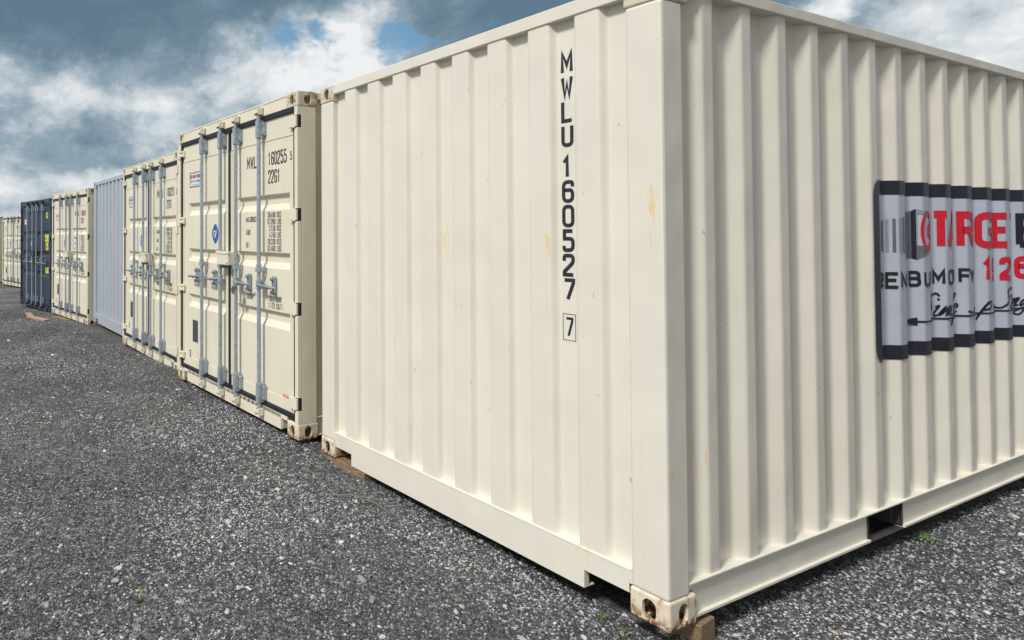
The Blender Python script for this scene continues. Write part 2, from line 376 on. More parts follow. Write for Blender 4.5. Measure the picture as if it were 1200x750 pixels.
def text_quads(txt, x, z, h, wl, pitch, st, vertical=False):
    """list of (layer, quad)"""
    out = []; layer = 0
    for ch in txt:
        if ch == ' ':
            if vertical: z -= pitch*.0+pitch*.36
            else: x += pitch*.8
            continue
        gw_ = wl*NARROW.get(ch, 1.)
        for s_ in GL[ch]:
            pts, cl = fil(s_)
            # keep stroke inside the glyph box
            q = [(x+st/2+p[0]*(gw_-st), z+st/2+p[1]/2*(h-st)) for p in pts]
            o = []; ribbon(q, st, cl, o); layer = (layer+1) % 6; out += [(layer, k) for k in o]
        if vertical: z -= pitch
        else: x += pitch*(NARROW.get(ch, 1.) if ch == '.' else 1) + (0 if ch != '.' else wl*.12)
    return out
def marks_xz(name, groups, y, mats, parent):
    """flat painted marks on a plane facing -y"""
    mb = MB()
    for mi, quads in groups:
        for ly, q in quads: mb.face([(p[0], y-ly*.00022-mi*.0016, p[1]) for p in q], mi)
    o = mb.build(name, mats, parent, recalc=False)
    return o
def rect(x0, x1, z0, z1, ly=0): return [(ly, [(x0, z0), (x1, z0), (x1, z1), (x0, z1)])]

# ------------------------------------------------------------------ container frame parts
CW, CL, CH = 2.438, 6.058, 2.591
def slot(wd, ht, n=9):
    """vertical rounded slot outline around 0,0"""
    r = wd/2; k = ht/2-r; P = []
    for i in range(n): t = math.pi*i/(n-1); P.append((r*math.cos(t), k+r*math.sin(t)))
    for i in range(n): t = math.pi+math.pi*i/(n-1); P.append((r*math.cos(t), -k+r*math.sin(t)))
    return P
def make_casting_mesh():
    def raw(mb):
        o = mb.build('tmp', M['cream_cast']); return o
    a = MB(); a.box(-.081, .081, -.089, .089, 0, .118); A = raw(a)
    bv = A.modifiers.new('b', 'BEVEL'); bv.width = .011; bv.segments = 3
    cut = []
    c = MB(); c.box(-.066, .066, -.074, .074, .014, .104); cut.append(raw(c))
    c = MB(); c.prism([(x, z+.058) for x, z in slot(.056, .080)], 'y', -.12, .12); cut.append(raw(c))
    c = MB(); c.prism([(y, z+.058) for y, z in slot(.062, .080)], 'x', -.12, .12); cut.append(raw(c))
    c = MB(); c.prism([(x, y) for x, y in slot(.062, .12)], 'z', -.05, .2); cut.append(raw(c))
    for q in cut:
        m = A.modifiers.new('c', 'BOOLEAN'); m.object = q; m.operation = 'DIFFERENCE'; m.solver = 'EXACT'
    dg = bpy.context.evaluated_depsgraph_get(); me = bpy.data.meshes.new_from_object(A.evaluated_get(dg)); me.name = 'corner_casting'
    for q in cut+[A]: bpy.data.objects.remove(q)
    me.materials.clear(); me.materials.append(M['cream_cast'])
    for p in me.polygons: p.use_smooth = False
    return me
CAST = make_casting_mesh()
CAST_TOP = CAST.copy(); CAST_TOP.materials.clear(); CAST_TOP.materials.append(M['cream_cast_top'])
def add_castings(root):
    for x in (.081, CW-.081):
        for y in (.089, CL-.089):
            for z, me in ((0, CAST), (CH-.118, CAST_TOP)):
                o = bpy.data.objects.new('corner_casting', me); COL.objects.link(o); o.parent = root
                yy = y-.002 if y < 1 else y+.002; xx = x-.002 if x < 1 else x+.002
                o.location = (xx, yy, z)

def corr_profile(start, end, first, pitch, flat, run, depth):
    """list of (t, d): d=0 outer plane, d=depth inner; first = start of the first outer flat"""
    P = [(start, depth)]; t = first
    k = .010
    def corner(P, a, b_, c):
        a, b_, c = Vector(a), Vector(b_), Vector(c)
        p1 = b_+(a-b_).normalized()*min(k, (a-b_).length*.3); p2 = b_+(c-b_).normalized()*min(k, (c-b_).length*.3)
        m = (p1+b_*2+p2)/4; P += [tuple(p1), tuple(m), tuple(p2)]
    raw = [(start, depth)]
    while t+flat < end:
        if t-run > start: raw += [(t-run, depth), (t, 0)]
        else: raw = [(start, 0)]
        if t+flat+run >= end: raw += [(end, 0)]; break
        raw += [(t+flat, 0), (t+flat+run, depth)]; t += pitch
    if raw[-1][0] < end: raw.append((end, raw[-1][1]))
    out = [raw[0]]
    for i in range(1, len(raw)-1): corner(out, raw[i-1], raw[i], raw[i+1])
    out.append(raw[-1]); return out, raw
def corr_wall(mb, prof, axis, base, sign, z0, z1, th=.002, nz=1):
    """axis 'x': wall runs along x, plane y=base, depth goes sign*d"""
    def P(t, d, z): return (t, base+sign*d, z) if axis == 'x' else (base+sign*d, t, z)
    for (a, da), (b_, db) in zip(prof[:-1], prof[1:]):
        mb.face([P(a, da, z0), P(b_, db, z0), P(b_, db, z1), P(a, da, z1)])
        mb.face([P(a, da+th, z0), P(a, da+th, z1), P(b_, db+th, z1), P(b_, db+th, z0)])
SIDE_P, SIDE_FIRST = .2884, .946-.072-.288*2+.0*0
def rail_poly_side(): pass

def side_frame(root, mat, near=False):
    """side walls, side rails, roof, floor, common to both kinds; local x 0..CW, y 0..CL"""
    prof, raw = corr_profile(.14, CL-.14, .946-.0735-2*SIDE_P, SIDE_P, .0735, .058, .042)
    for x, sg in ((CW-.014, -1), (.014, 1)):
        m = MB(); corr_wall(m, prof, 'y', x, sg, .15, 2.545); m.build('side_wall', mat, root, recalc=False)
    for s in (0, 1):
        X = lambda a: CW-a if s else a
        # bottom side rail: channel with a ledge, interrupted by fork pockets
        m = MB()
        def bx(a, b_, y0, y1, z0, z1, mi=0): m.box(min(X(a), X(b_)), max(X(a), X(b_)), y0, y1, z0, z1, mi)
        segs = [(.176, 1.635), (2.0, 4.058), (4.423, CL-.176)]
        E = CL
        for pl in ([(.139, .150), (.139, .121), (.181, .121), (.181, .030), (1.635, .030), (1.635, .150)], [(2.0, .150), (2.0, .030), (4.058, .030), (4.058, .150)],
                   [(4.423, .150), (4.423, .030), (E-.181, .030), (E-.181, .121), (E-.139, .121), (E-.139, .150)]):
            m.prism(pl, 'x', min(X(.018), X(.024)), max(X(.018), X(.024)))
        for y0, y1 in segs: bx(.003, .045, y0, y1, .018, .030)
        bx(.004, .062, .140, CL-.140, .150, .158)
        for y0, y1 in ((1.635, 2.0), (4.058, 4.423)):
            bx(.008, .050, y0, y1, .012, .018, 1); bx(.012, .20, y0-.006, y0, .020, .148, 1); bx(.012, .20, y1, y1+.006, .020, .148, 1); bx(.20, .21, y0, y1, .02, .148, 1)
        m.build('bottom_side_rail', [mat, M['floor']], root, bevel=.0015)
        m = MB(); bx(0.002, .06, .176, CL-.176, 2.535, 2.586); m.build('top_side_rail', mat, root, bevel=.004)
    # corrugated roof
    m = MB(); y = .11; n = 27; stp = (CL-.22)/n
    for k in range(n):
        a = y+k*stp
        for (t0, z0, t1, z1) in ((0, 2.575, .35, 2.575), (.35, 2.575, .5, 2.560), (.5, 2.560, .85, 2.560), (.85, 2.560, 1, 2.575)):
            m.face([(.055, a+t0*stp, z0), (CW-.055, a+t0*stp, z0), (CW-.055, a+t1*stp, z1), (.055, a+t1*stp, z1)])
    m.build('roof', mat, root, recalc=False)
    m = MB(); m.box(.07, CW-.07, .08, CL-.08, .13, .158)
    k = .45
    while k < CL-.3:
        m.box(.05, CW-.05, k, k+.045, .03, .128); k += .38
    m.build('floor', M['floor'], root)

def blind_end(root, mat, y=0., sg=1, name='end_wall', notch=True):
    """corrugated end at plane y, recess towards +sg"""
    prof, raw = corr_profile(.14, CW-.14, 2.438-2.152, .2512, .118, .018, .036)
    m = MB(); corr_wall(m, prof, 'x', y+sg*.008, sg, .168, 2.53); m.build(name, mat, root, recalc=False)
    Y = lambda a, b_: (min(y+sg*a, y+sg*b_), max(y+sg*a, y+sg*b_))
    # sill with fork notches beside the castings
    m = MB(); y0, y1 = Y(.0025, .009)
    m.prism([(.150, .172), (.150, .121), (.164, .121), (.164, .083), (.352, .083), (.352, .006), (CW-.368, .006), (CW-.368, .083), (CW-.164, .083), (CW-.164, .121), (CW-.150, .121), (CW-.150, .172)], 'y', y0, y1)
    y0, y1 = Y(.0, .075); m.box(.1545, CW-.1545, y0+.001, y1, .172, .178)
    y0, y1 = Y(.009, .07); m.box(.352, CW-.368, y0, y1, .006, .014)
    y0, y1 = Y(.009, .22); y0, y1 = Y(.009, .035); m.box(CW-.374, CW-.368, y0, y1, .014, .17); m.box(.352, .358, y0, y1, .014, .17)
    y0, y1 = Y(.009, .22); m.box(.163, .352, y0, y1, .080, .085); m.box(CW-.368, CW-.163, y0, y1, .080, .085)
    m.build('bottom_end_rail', mat, root, bevel=.0015)
    m = MB(); y0, y1 = Y(.0, .065); m.box(.160, CW-.160, y0+.001, y1, 2.520, 2.584); m.build('top_end_rail', mat, root, bevel=.004)
    for s in (0, 1):
        X = lambda a: CW-a if s else a
        m = MB(); y0, y1 = Y(.0, .138); x0, x1 = sorted((X(.002), X(.153)))
        m.box(x0, x1, y0, y1, .116, CH-.116)
        m.build('corner_post', mat, root, bevel=.012)

# ------------------------------------------------------------------ blind-end container
def make_blind(name, mat):
    root = empty(name)
    side_frame(root, mat); blind_end(root, mat)
    m = MB(); m.box(.16, CW-.16, CL-.05, CL-.01, .15, 2.53); m.box(.0, .15, CL-.14, CL, .12, 2.47); m.box(CW-.15, CW, CL-.14, CL, .12, 2.47)
    m.build('rear_wall', mat, root); add_castings(root)
    return root

near = make_blind('shipping_container', M['cream_end']); near.location = (-CW, 0, 0)
tag(near, 'cream shipping container with blind corrugated end and tall vertical black number, nearest of the row', 'shipping container', 'shipping containers in the row')
# vertical owner number in the recess beside the corner post
xr = CW-.4595
qs = text_quads('MWLU', xr-.031, 2.380-.104, .104, .063, .1115, .0172, True)
qs += text_quads('160527', xr-.031, 1.902-.104, .104, .063, .1115, .0172, True)
mk = marks_xz('container_number', [(0, qs)], .0432, [M['ink']], near)
mk['label'] = 'tall black vertical lettering MWLU 160527'
bx_ = []
for a in (rect(xr-.0335, xr+.0335, 1.180, 1.183), rect(xr-.0335, xr+.0335, 1.062, 1.065), rect(xr-.0335, xr-.0305, 1.065, 1.180), rect(xr+.0305, xr+.0335, 1.065, 1.180)): bx_ += a
bx_ += text_quads('7', xr-.021, 1.078, .09, .042, .1, .0115)
marks_xz('check_digit', [(0, bx_)], .0432, [M['ink']], near)
m = MB(); m.tube([(1.545, .004, .235), (1.545, .012, .235)], .009, 10); m.tube([(1.560, .002, .095), (1.560, .010, .095)], .004, 8)

# ------------------------------------------------------------------ door-end container (prototype)
def door_leaf(root, mat, x0, x1, gx0, gx1, left):
    ys, z0, z1 = .024, .175, 2.440
    m = MB(); gz = [(.783, .914), (1.247, 1.376), (1.710, 1.840)]; dp = .034
    def fr(xa, xb, za, zb): m.face([(xa, ys, za), (xb, ys, za), (xb, ys, zb), (xa, ys, zb)])
    fr(x0, gx0, z0, z1); fr(gx1, x1, z0, z1)
    prev = z0
    for a, b_ in gz:
        fr(gx0, gx1, prev, a)
        i = (gx0+.022, gx1-.022, a+.052, b_-.014); Y = ys+dp
        O = [(gx0, ys, a), (gx1, ys, a), (gx1, ys, b_), (gx0, ys, b_)]; I = [(i[0], Y, i[2]), (i[1], Y, i[2]), (i[1], Y, i[3]), (i[0], Y, i[3])]
        m.face(I)
        for k in range(4): m.face([O[k], O[(k+1) % 4], I[(k+1) % 4], I[k]])
        prev = b_
    fr(gx0, gx1, prev, z1)
    # returned edges
    for (a, b_) in (((x0, z0), (x1, z0)), ((x1, z0), (x1, z1)), ((x1, z1), (x0, z1)), ((x0, z1), (x0, z0))):
        m.face([(a[0], ys, a[1]), (a[0], ys+.05, a[1]), (b_[0], ys+.05, b_[1]), (b_[0], ys, b_[1])])
    m.box(x0+.008, x1-.008, ys-.0045, ys-.001, 2.272, z1-.004); m.box(x0+.008, x1-.008, ys-.0045, ys-.001, z0+.004, .262)
    m.box(x0, x0+.018, ys-.008, ys-.001, .27, 2.265); m.box(x1-.018, x1, ys-.008, ys-.001, .27, 2.265)
    d = m.build('door', mat, root, recalc=False)
    g_ = MB(); y0, y1 = .006, .046
    if left: gl0, gl1, gr = x0-.030, x0-.003, (x1+.002, x1+.022)
    else: gl0, gl1, gr = x0-.012, x0-.002, (x1+.003, x1+.020)
    g_.box(gl0, gl1, y0, y1, z0-.034, z1+.034); g_.box(gr[0], gr[1], y0, y1, z0-.034, z1+.034)
    g_.box(gl1, gr[0], y0-.004, y1, z1+.001, z1+.037); g_.box(gl1, gr[0], y0-.004, y1, z0-.036, z0-.001)
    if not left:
        for q in (.265, .965, 1.665, 2.362): g_.box(gr[1]+.002, 2.4365, .009, .0325, q-.046, q+.046)  # gasket carried into the hinge cuts, its black standing in for slit shade
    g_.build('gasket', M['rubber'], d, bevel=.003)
    return d
def hinge(d, side):
    for z in (.265, .965, 1.665, 2.362):
        m = MB()
        if side:  # right-hand post
            m.box(2.318, 2.430, -.010, .006, z-.040, z+.040); m.tube([(2.395, -.006, z-.048), (2.395, -.006, z+.048)], .012, 10); m.tube([(2.345, -.001, z+.018), (2.345, -.006, z+.018)], .009, 8); m.tube([(2.345, -.001, z-.018), (2.345, -.006, z-.018)], .009, 8)
        else:
            m.box(.030, .150, -.002, .0155, z-.034, z+.034); m.tube([(.046, .000, z-.052), (.046, .000, z+.052)], .017, 10)
            m.box(.046, .13, -.014, -.003, z-.028, z-.014); m.box(.046, .13, -.014, -.003, z+.014, z+.028)
        m.build('hinge', M['cream'], d, bevel=.002)
def lock_rod(d, x, hdir):
    yr = -.030
    m = MB(); m.tube([(x, yr, .112), (x, yr, 2.512)], .0165, 12)
    for z in (.100, 2.512):   # cams
        m.box(x-.016, x+.016, yr-.022, yr+.022, z-.012, z+.012)
        m.tube([(x, yr-.028, z), (x, yr+.02, z)], .014, 10)
    m.tube([(x, yr, 1.080), (x, yr, 1.150)], .024, 12); m.tube([(x, yr, 1.262), (x, yr, 1.276)], .023, 12)
    r = m.build('lock_rod', M['galv'], d, smooth=False)
    def br(z0, z1, wide=True):
        m = MB(); m.box(x-.022, x+.022, -.050, .018, z0, z1); m.box(x+.022, x+.046, -.010, .018, z0+.02, z1-.02)
        m.box(x-.034, x-.022, .006, .018, z0+.02, z1-.02)
        for z in (z0+.035, z1-.035): m.tube([(x+.040, -.018, z), (x+.040, -.009, z)], .009, 8)
        m.build('rod_bracket', M['galv'], d, bevel=.004)
    br(2.300, 2.445); br(.165, .320)
    m = MB(); m.box(x-.030, x+.042, -.048, -.040, 1.215, 1.255); m.box(x+.030, x+.042, -.040, .022, 1.215, 1.255); m.box(x-.030, x-.020, -.040, .022, 1.215, 1.255); m.build('rod_bracket', M['galv'], d, bevel=.003)
    # handle, hub and catch plate
    s = hdir; m = MB(); zh = 1.115
    m.tube([(x, yr-.012, zh), (x+s*.05, yr-.030, zh), (x+s*.12, yr-.034, zh-.004), (x+s*.27, yr-.028, zh-.012), (x+s*.30, yr-.018, zh-.012)], [.014, .013, .010, .011, .009], 8)
    m.box(min(x+s*.018, x+s*.06), max(x+s*.018, x+s*.06), yr-.024, yr+.020, zh-.034, zh+.034)
    m.build('handle', M['galv_dark'], d, bevel=.003)
    m = MB(); cx = x+s*.19
    m.prism([(cx+a, zh+b_) for a, b_ in slot(.040, .150)], 'y', -.008, .018)
    m.tube([(cx, -.01, zh+.050), (cx, -.028, zh+.050)], .015, 10); m.tube([(cx, -.01, zh-.055), (cx, -.028, zh-.055)], .015, 10)
    m.box(cx-.014, cx+.014, -.050, .0, zh-.026, zh-.018); m.box(cx-.014, cx+.014, -.052, -.046, zh-.026, zh+.002)
    m.build('handle_catch', M['galv_dark'], d, bevel=.003)
    return r

def make_doorbox(mat):
    root = empty('shipping_container')
    side_frame(root, mat)
    blind_end(root, mat, CL, -1, 'rear_wall')
    # front frame
    m = MB(); m.box(.160, CW-.160, .0, .09, 2.478, 2.568); m.box(.150, CW-.150, -.004, .11, 2.568, 2.582)
    m.build('door_header', mat, root, bevel=.003)
    m = MB(); m.box(.255, CW-.255, .0, .010, .022, .138); m.box(.162, CW-.162, .0, .014, .108, .1385); m.box(.255, CW-.255, .010, .08, .022, .032)
    m.box(.162, CW-.162, .014, .09, .1335, .1385); m.box(.249, .255, .010, .22, .03, .13); m.box(CW-.255, CW-.249, .010, .22, .03, .13)
    m.build('door_sill', mat, root, bevel=.0015)
    hz = [(q-.048, q+.048) for q in (.265, .965, 1.665, 2.362)]
    for s in (0, 1):
        X = lambda a: CW-a if s else a
        m = MB(); inner = .056 if s == 0 else .046
        def bx(a, b_, y0, y1, z0, z1): m.box(min(X(a), X(b_)), max(X(a), X(b_)), y0, y1, z0, z1)
        z = .116
        for a, b_ in hz+[(CH-.116, CH-.116)]:
            bx(.001, inner, .000, .032, z, a)
            if b_ > a: bx(.001 if s == 0 else .030, inner-.004, .032, .034, a, b_)
            z = b_
        bx(.001, inner+.05, .0345, .160, .116, CH-.116)
        m.build('corner_post', mat, root, bevel=.0015)
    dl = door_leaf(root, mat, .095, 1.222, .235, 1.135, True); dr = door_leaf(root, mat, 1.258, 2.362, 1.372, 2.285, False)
    hinge(dl, 0); hinge(dr, 1)
    for x, hd in ((.700, -1), (1.130, -1)): lock_rod(dl, x, hd)
    for x, hd in ((1.450, 1), (1.880, 1)): lock_rod(dr, x, hd)
    # keepers on header and sill
    for x in (.700, 1.130, 1.450, 1.880):
        for z, s in ((2.518, 1), (.094, -1)):
            m = MB(); m.box(x-.036, x-.021, -.052, -.001, z-.030, z+.026); m.box(x+.021, x+.036, -.052, -.001, z-.030, z+.026); m.box(x-.036, x+.036, -.016, -.001, z-.030, z+.026)
            m.box(x-.036, x+.036, -.060, -.052, z-.004*s-.014, z-.004*s+.014)
            m.build('cam_keeper', M['cream'], root, bevel=.002)
    m = MB(); m.prism([(1.155, 1.250), (1.395, 1.250), (1.395, 1.365), (1.155, 1.365)], 'y', -.078, .016)
    m.box(1.145, 1.405, -.084, -.078, 1.345, 1.372); m.tube([(1.37, -.079, 1.275), (1.37, -.088, 1.275)], .014, 10)
    m.build('lock_box', M['cream'], dr, bevel=.004)
    add_castings(root)
    return root, dl, dr
def markings(dl, dr, serial, chk, shade='ink', red=False):
    y = .0225; ink = M[shade]
    q = text_quads('MWLU', 1.566, 2.072, .108, .054, .064, .0130)
    q2 = text_quads(serial, 1.945, 2.072, .108, .043, .0505, .0120)
    q += text_quads('22G1', 1.945, 1.928, .108, .043, .0505, .0120)
    q3 = text_quads(chk, 2.292, 2.085, .065, .030, .04, .008)
    if red: mats = [ink, M['faded_red']]; grp = [(0, q), (1, q2)]
    else: mats = [ink]; grp = [(0, q+q2+q3)]
    marks_xz('container_number', grp, y, mats, dr)
    s = []
    wd, p, st, h = .0145, .0195, .0042, .047
    s += text_quads('MAX.GROSS', 1.545, 1.622, h, .0185, .0235, .0056); s += text_quads('TARE', 1.545, 1.512, h, .0185, .0235, .0056); s += text_quads('NET', 1.545, 1.405, h, .0185, .0235, .0056)
    for i, r in enumerate(('30.480 KGS', '67.200 LBS', '2.150 KGS', '4.740 LBS', '28.330 KGS', '62.460 LBS')):
        s += text_quads(r, 1.935+(0.0235 if len(r) == 9 else 0), 1.652-i*.0535, h, .0190, .0245, .0056)
    s += text_quads('CU.CAP.', 1.560, .972, h, .0185, .0235, .0056)
    s += text_quads('33.2 CU.M.', 1.965, .985, h, .0190, .0245, .0056); s += text_quads('1.173 CU.FT.', 1.945, .930, h, .0190, .0245, .0056)
    marks_xz('weight_table', [(0, s)], y, [M['ink_grey']], dr)
def sticker_text(dl, skip_logo=False, white_logo=False):
    y = .0225
    g0 = rect(.270, .560, 2.000, 2.150); g1 = []
    for a in (rect(.270, .560, 2.000, 2.008), rect(.270, .560, 2.142, 2.150), rect(.270, .277, 2.008, 2.142), rect(.553, .560, 2.008, 2.142)): g1 += a
    g1 += rect(.284, .308, 2.085, 2.128); g1 += text_quads('BOX', .470, 2.088, .036, .020, .025, .006); g1 += text_quads('RENT BUY MODIFY', .290, 2.048, .020, .010, .0150, .003)
    g1 += rect(.33, .54, 2.022, 2.025)
    g2 = text_quads('TARGET', .315, 2.088, .036, .020, .025, .006); g2 += text_quads('926', .495, 2.043, .026, .013, .018, .004)
    marks_xz('sticker', [(0, g0), (1, g1), (2, g2)], y, [M['white'], M['ink_grey'], M['red']], dl)
    # six-lobed badge
    P = []
    for k in range(24):
        t = 2*math.pi*k/24; r = 1+.07*math.cos(4*t)
        P.append((.905+.072*r*math.cos(t), 1.525+.088*r*math.sin(t)))
    b0 = [(0, P)]
    b1 = []
    for stq in ([(-.5, -.15), (-.45, .35), (.0, .35), (.05, -.2), (-.4, -.3)], [(-.2, -.1), (.1, -.35), (.5, .5)], [(.2, .25), (.55, .55)]):
        ribbon([(.905+a*.07, 1.520+c*.085) for a, c in stq], .012, False, o_ := []); b1 += [(1, k) for k in o_]
    marks_xz('badge', [(0, b0), (1, b1)], y, [M['blueprint'] if not white_logo else M['white'], M['white'] if not white_logo else M['blueprint']], dl)
    marks_xz('data_plate', [(0, rect(.345, .480, .435, .655))], y, [M['plate']], dl)
    o_ = []
    for i, z in enumerate((.318, .290, .262)): o_ += rect(.262+.006*(i % 2), .300, z+.004, z+.022)
    marks_xz('small_sticker', [(0, o_)], y-.001, [M['blueprint']], dl)

proto, pdl, pdr = make_doorbox(M['cream'])
bare = copy_tree(proto)          # second bare body, becomes the dark blue one
def kids(r, n): return [c for c in ALLCH(r) if c.name.split('.')[0] == n]
sticker_text(pdl)
# clones of the body with the stickers but without serials
clones = [copy_tree(proto) for _ in range(4)]
def place(o, x, y, z, rz): o.location = (x, y, z); o.rotation_euler = (0, 0, rz)
G = 'shipping containers in the row'
markings(pdl, pdr, '160255', '5')
oo = marks_xz('small_sticker', [(0, [(0, k[1]) for k in text_quads('NO STOW', 2.18, .268, .026, .010, .0135, .003)])], .018, [M['red']], pdr)
place(proto, -5.084, -.073, .025, .002)
tag(proto, 'cream container with doors marked 160255, touching the left side of the nearest blind-ended container', 'shipping container', G)
info = [((-8.097, .203, -.069, -.023), '160231', 'cream container with galvanised lock rods, standing between the 160255 doors and the pale blue-grey container', False),
        ((-13.397, .162, -.168, .085), '160248', 'cream door-end container with reddish digits, between the dark blue and the pale blue-grey containers', True),
        ((-25.065, .519, -.324, .168), '160219', 'distant cream container with rod-locked doors, seen just left of the dark blue container', False),
        ((-28.20, .10, -.36, .16), '160207', 'farthest cream container, its edge cut by the left border of the photo', False)]
for c, (pl, ser, lab, red) in zip(clones, info):
    d = sorted(kids(c, 'door'), key=lambda o: o.name)
    lf = [q for q in d if q.data == pdl.data][0]; rt = [q for q in d if q.data == pdr.data][0]
    markings(lf, rt, ser, '3', 'ink_grey', red); place(c, *pl); tag(c, lab, 'shipping container', G)
# dark blue container
swap = {'cream_paint': M['blue'], 'cream_casting': M['blue'], 'cream_casting_top': M['blue']}
def reskin(o):
    if o.type == 'MESH':
        for sl in o.material_slots:
            if sl.material and sl.material.name in swap:
                mm = swap[sl.material.name]; sl.link = 'OBJECT'; sl.material = mm
    for c in ALLCH(o): reskin(c)
reskin(bare); place(bare, -16.218, -.094, -.225, .124)
tag(bare, 'dark blue container with yellow stickers on its right door', 'shipping container', G)
bl = [q for q in kids(bare, 'door') if q.data == pdl.data][0]; br_ = [q for q in kids(bare, 'door') if q.data == pdr.data][0]
y = .0225
marks_xz('sticker', [(0, rect(.30, .56, 2.02, 2.14)), (1, text_quads('TARGET', .33, 2.06, .036, .022, .033, .006))], y, [M['white'], M['red']], bl)
marks_xz('badge', [(0, [(0, [(.905+.05*math.cos(t*.524), 1.545+.075*math.sin(t*.524)) for t in range(12)])])], y, [M['white']], bl)
marks_xz('data_plate', [(0, rect(.36, .52, .45, .74))], y, [M['ink_grey']], bl)['label'] = 'grey data plate'
for (a, b_, c, d) in ((2.03, 2.17, 2.14, 2.28), (1.96, 2.24, 1.60, 1.77), (2.02, 2.20, 1.41, 1.585), (1.99, 2.25, .88, 1.02)):
    tx = text_quads('22G1', a+.03, c+.05, .045, .02, .028, .006)
    marks_xz('yellow_sticker', [(0, rect(a, b_, c, d)), (1, tx)], y, [M['yellow'], M['ink_grey']], br_)
# pale grey container seen by its blind end
swap2 = {'cream_paint_near': M['grey'], 'cream_casting': M['grey'], 'cream_casting_top': M['grey']}
greyc = copy_tree(near, None, swap2, skip=('container_number', 'check_digit'))
place(greyc, -10.86, .45, -.075, -.02)
tag(greyc, 'pale blue-grey container with plain corrugated blind end, its surface without any lettering', 'shipping container', G)

# ------------------------------------------------------------------ sign on the corrugated side wall
prof, raw = corr_profile(.14, CL-.14, .946-.0735-2*SIDE_P, SIDE_P, .0735, .058, .042)
cum = [0.]
for (a, da), (b_, db) in zip(prof[:-1], prof[1:]): cum.append(cum[-1]+math.hypot(b_-a, db-da))
ty = [p[0] for p in prof]; td = [p[1] for p in prof]
def s_of_y(yv): return float(np.interp(yv, ty, cum))
S0 = s_of_y(1.744)
def wall_pt(s, z, off):
    yy = float(np.interp(s+S0, cum, ty)); dd = float(np.interp(s+S0, cum, td))
    return (-.014-dd+off, yy, z)
def sy(yv): return s_of_y(yv)-S0
def bent(name, quads, off, mats, parent):
    """quads: list of (mat, layer, [(s,z)...]) bent over the corrugations"""
    bm = bmesh.new()
    for mi, ly, q in quads:
        vs = [bm.verts.new((p[0], ly*.00025+mi*.0000, p[1])) for p in q]; f = bm.faces.new(vs); f.material_index = mi
    for c in cum:
        c0 = c-S0
        bmesh.ops.bisect_plane(bm, geom=bm.verts[:]+bm.edges[:]+bm.faces[:], plane_co=(c0, 0, 0), plane_no=(1, 0, 0), dist=1e-6)
    for v in bm.verts: v.co = wall_pt(v.co.x, v.co.z, off+v.co.y)
    bmesh.ops.recalc_face_normals(bm, faces=bm.faces)
    for f in bm.faces:
        if f.normal.x < 0: f.normal_flip()
    me = bpy.data.meshes.new(name); bm.to_mesh(me); bm.free()
    for mm in mats: me.materials.append(mm)
    o = bpy.data.objects.new(name, me); COL.objects.link(o); o.parent = parent
    return o
sign = empty('wall_sign', (0, 0, 0))
tag(sign, 'pale vinyl company sign with black rounded border on the corrugated side of the nearest container', 'sign')
SW = sy(4.75)
def rrect(x0, x1, z0, z1, r, n=6):
    P = []
    for cx, cz, a0 in ((x1-r, z1-r, 0), (x0+r, z1-r, 90), (x0+r, z0+r, 180), (x1-r, z0+r, 270)):
        for k in range(n+1): t = rad(a0+90*k/n); P.append((cx+r*math.cos(t), cz+r*math.sin(t)))
    return P
Z0s, Z1s = .885, 1.825
o = bent('sign_panel', [(0, 0, rrect(.0, SW, Z0s, Z1s, .07))], .003, [M['vinyl']], sign)
# border ring
outer = rrect(.0, SW, Z0s, Z1s, .085); innr = rrect(.092, SW-.092, Z0s+.075, Z1s-.075, .02); ring = []
for i in range(len(outer)):
    j = (i+1) % len(outer); ring.append((0, 0, [outer[i], outer[j], innr[j], innr[i]]))
bent('sign_border', ring, .0045, [M['vinyl_black']], sign)
def tq(mi, quads): return [(mi, ly, q) for ly, q in quads]
L = []
# container pictogram: ribbed flank, door frame, open face and target
def win(k): e_ = 1.811+SIDE_P*k; return sy(e_)+.0716+(e_+2.64)/1.62*.042-.058+.004          # where the surface comes back into view behind each ridge
def quad(mi, ly, pts): L.append((mi, ly, [(a, z) for a, z in pts]))
for k in range(7):
    a0 = win(0)-.03+k*.034; t = k/7; quad(1 if k % 2 else 2, 0, [(a0, 1.455-.014*t), (a0+.016, 1.453-.014*t), (a0+.016, 1.612+.03*t), (a0, 1.610+.03*t)])
q0 = win(0)+.20; f1 = win(1)
quad(1, 1, [(q0, 1.435), (f1+.035, 1.412), (f1+.035, 1.668), (q0, 1.645)])
quad(0, 1, [(f1+.035, 1.412), (f1+.06, 1.402), (f1+.06, 1.680), (f1+.035, 1.668)])
quad(2, 1, [(f1+.06, 1.655), (f1+.19, 1.640), (f1+.15, 1.658), (f1+.06, 1.680)]); quad(1, 1, [(f1+.06, 1.402), (f1+.15, 1.445), (f1+.19, 1.480), (f1+.06, 1.480)])
quad(2, 2, [(f1+.06, 1.480), (f1+.067, 1.480), (f1+.067, 1.655), (f1+.06, 1.655)])
cc = f1+.137
circ = [(cc+.046*math.cos(2*math.pi*k/28), 1.560+.100*math.sin(2*math.pi*k/28)) for k in range(29)]
rb = []; ribbon(circ, .020, True, rb); L += [(3, 2, q) for q in rb]
L.append((3, 2, [(cc+.012+.014*math.cos(2*math.pi*k/14), 1.560+.038*math.sin(2*math.pi*k/14)) for k in range(14)]))
bent('sign_emblem', L, .0062, [M['vinyl_black'], M['print_grey'], M['print_mid'], M['red']], sign)
T0 = win(2)
L = []
for ch, a, wd_ in (('T', T0+.008, .108), ('A', T0+.098, .18), ('R', win(3)+.024, .150), ('G', win(4)+.004, .165), ('E', win(5)-.022, .120), ('T', win(5)+.118, .13)): bent('sign_letter', tq(0, text_quads(ch, a, 1.455, .220, wd_, .1, .042)), .0062 if ch != 'A' else .0078, [M['red']], sign)
L = []
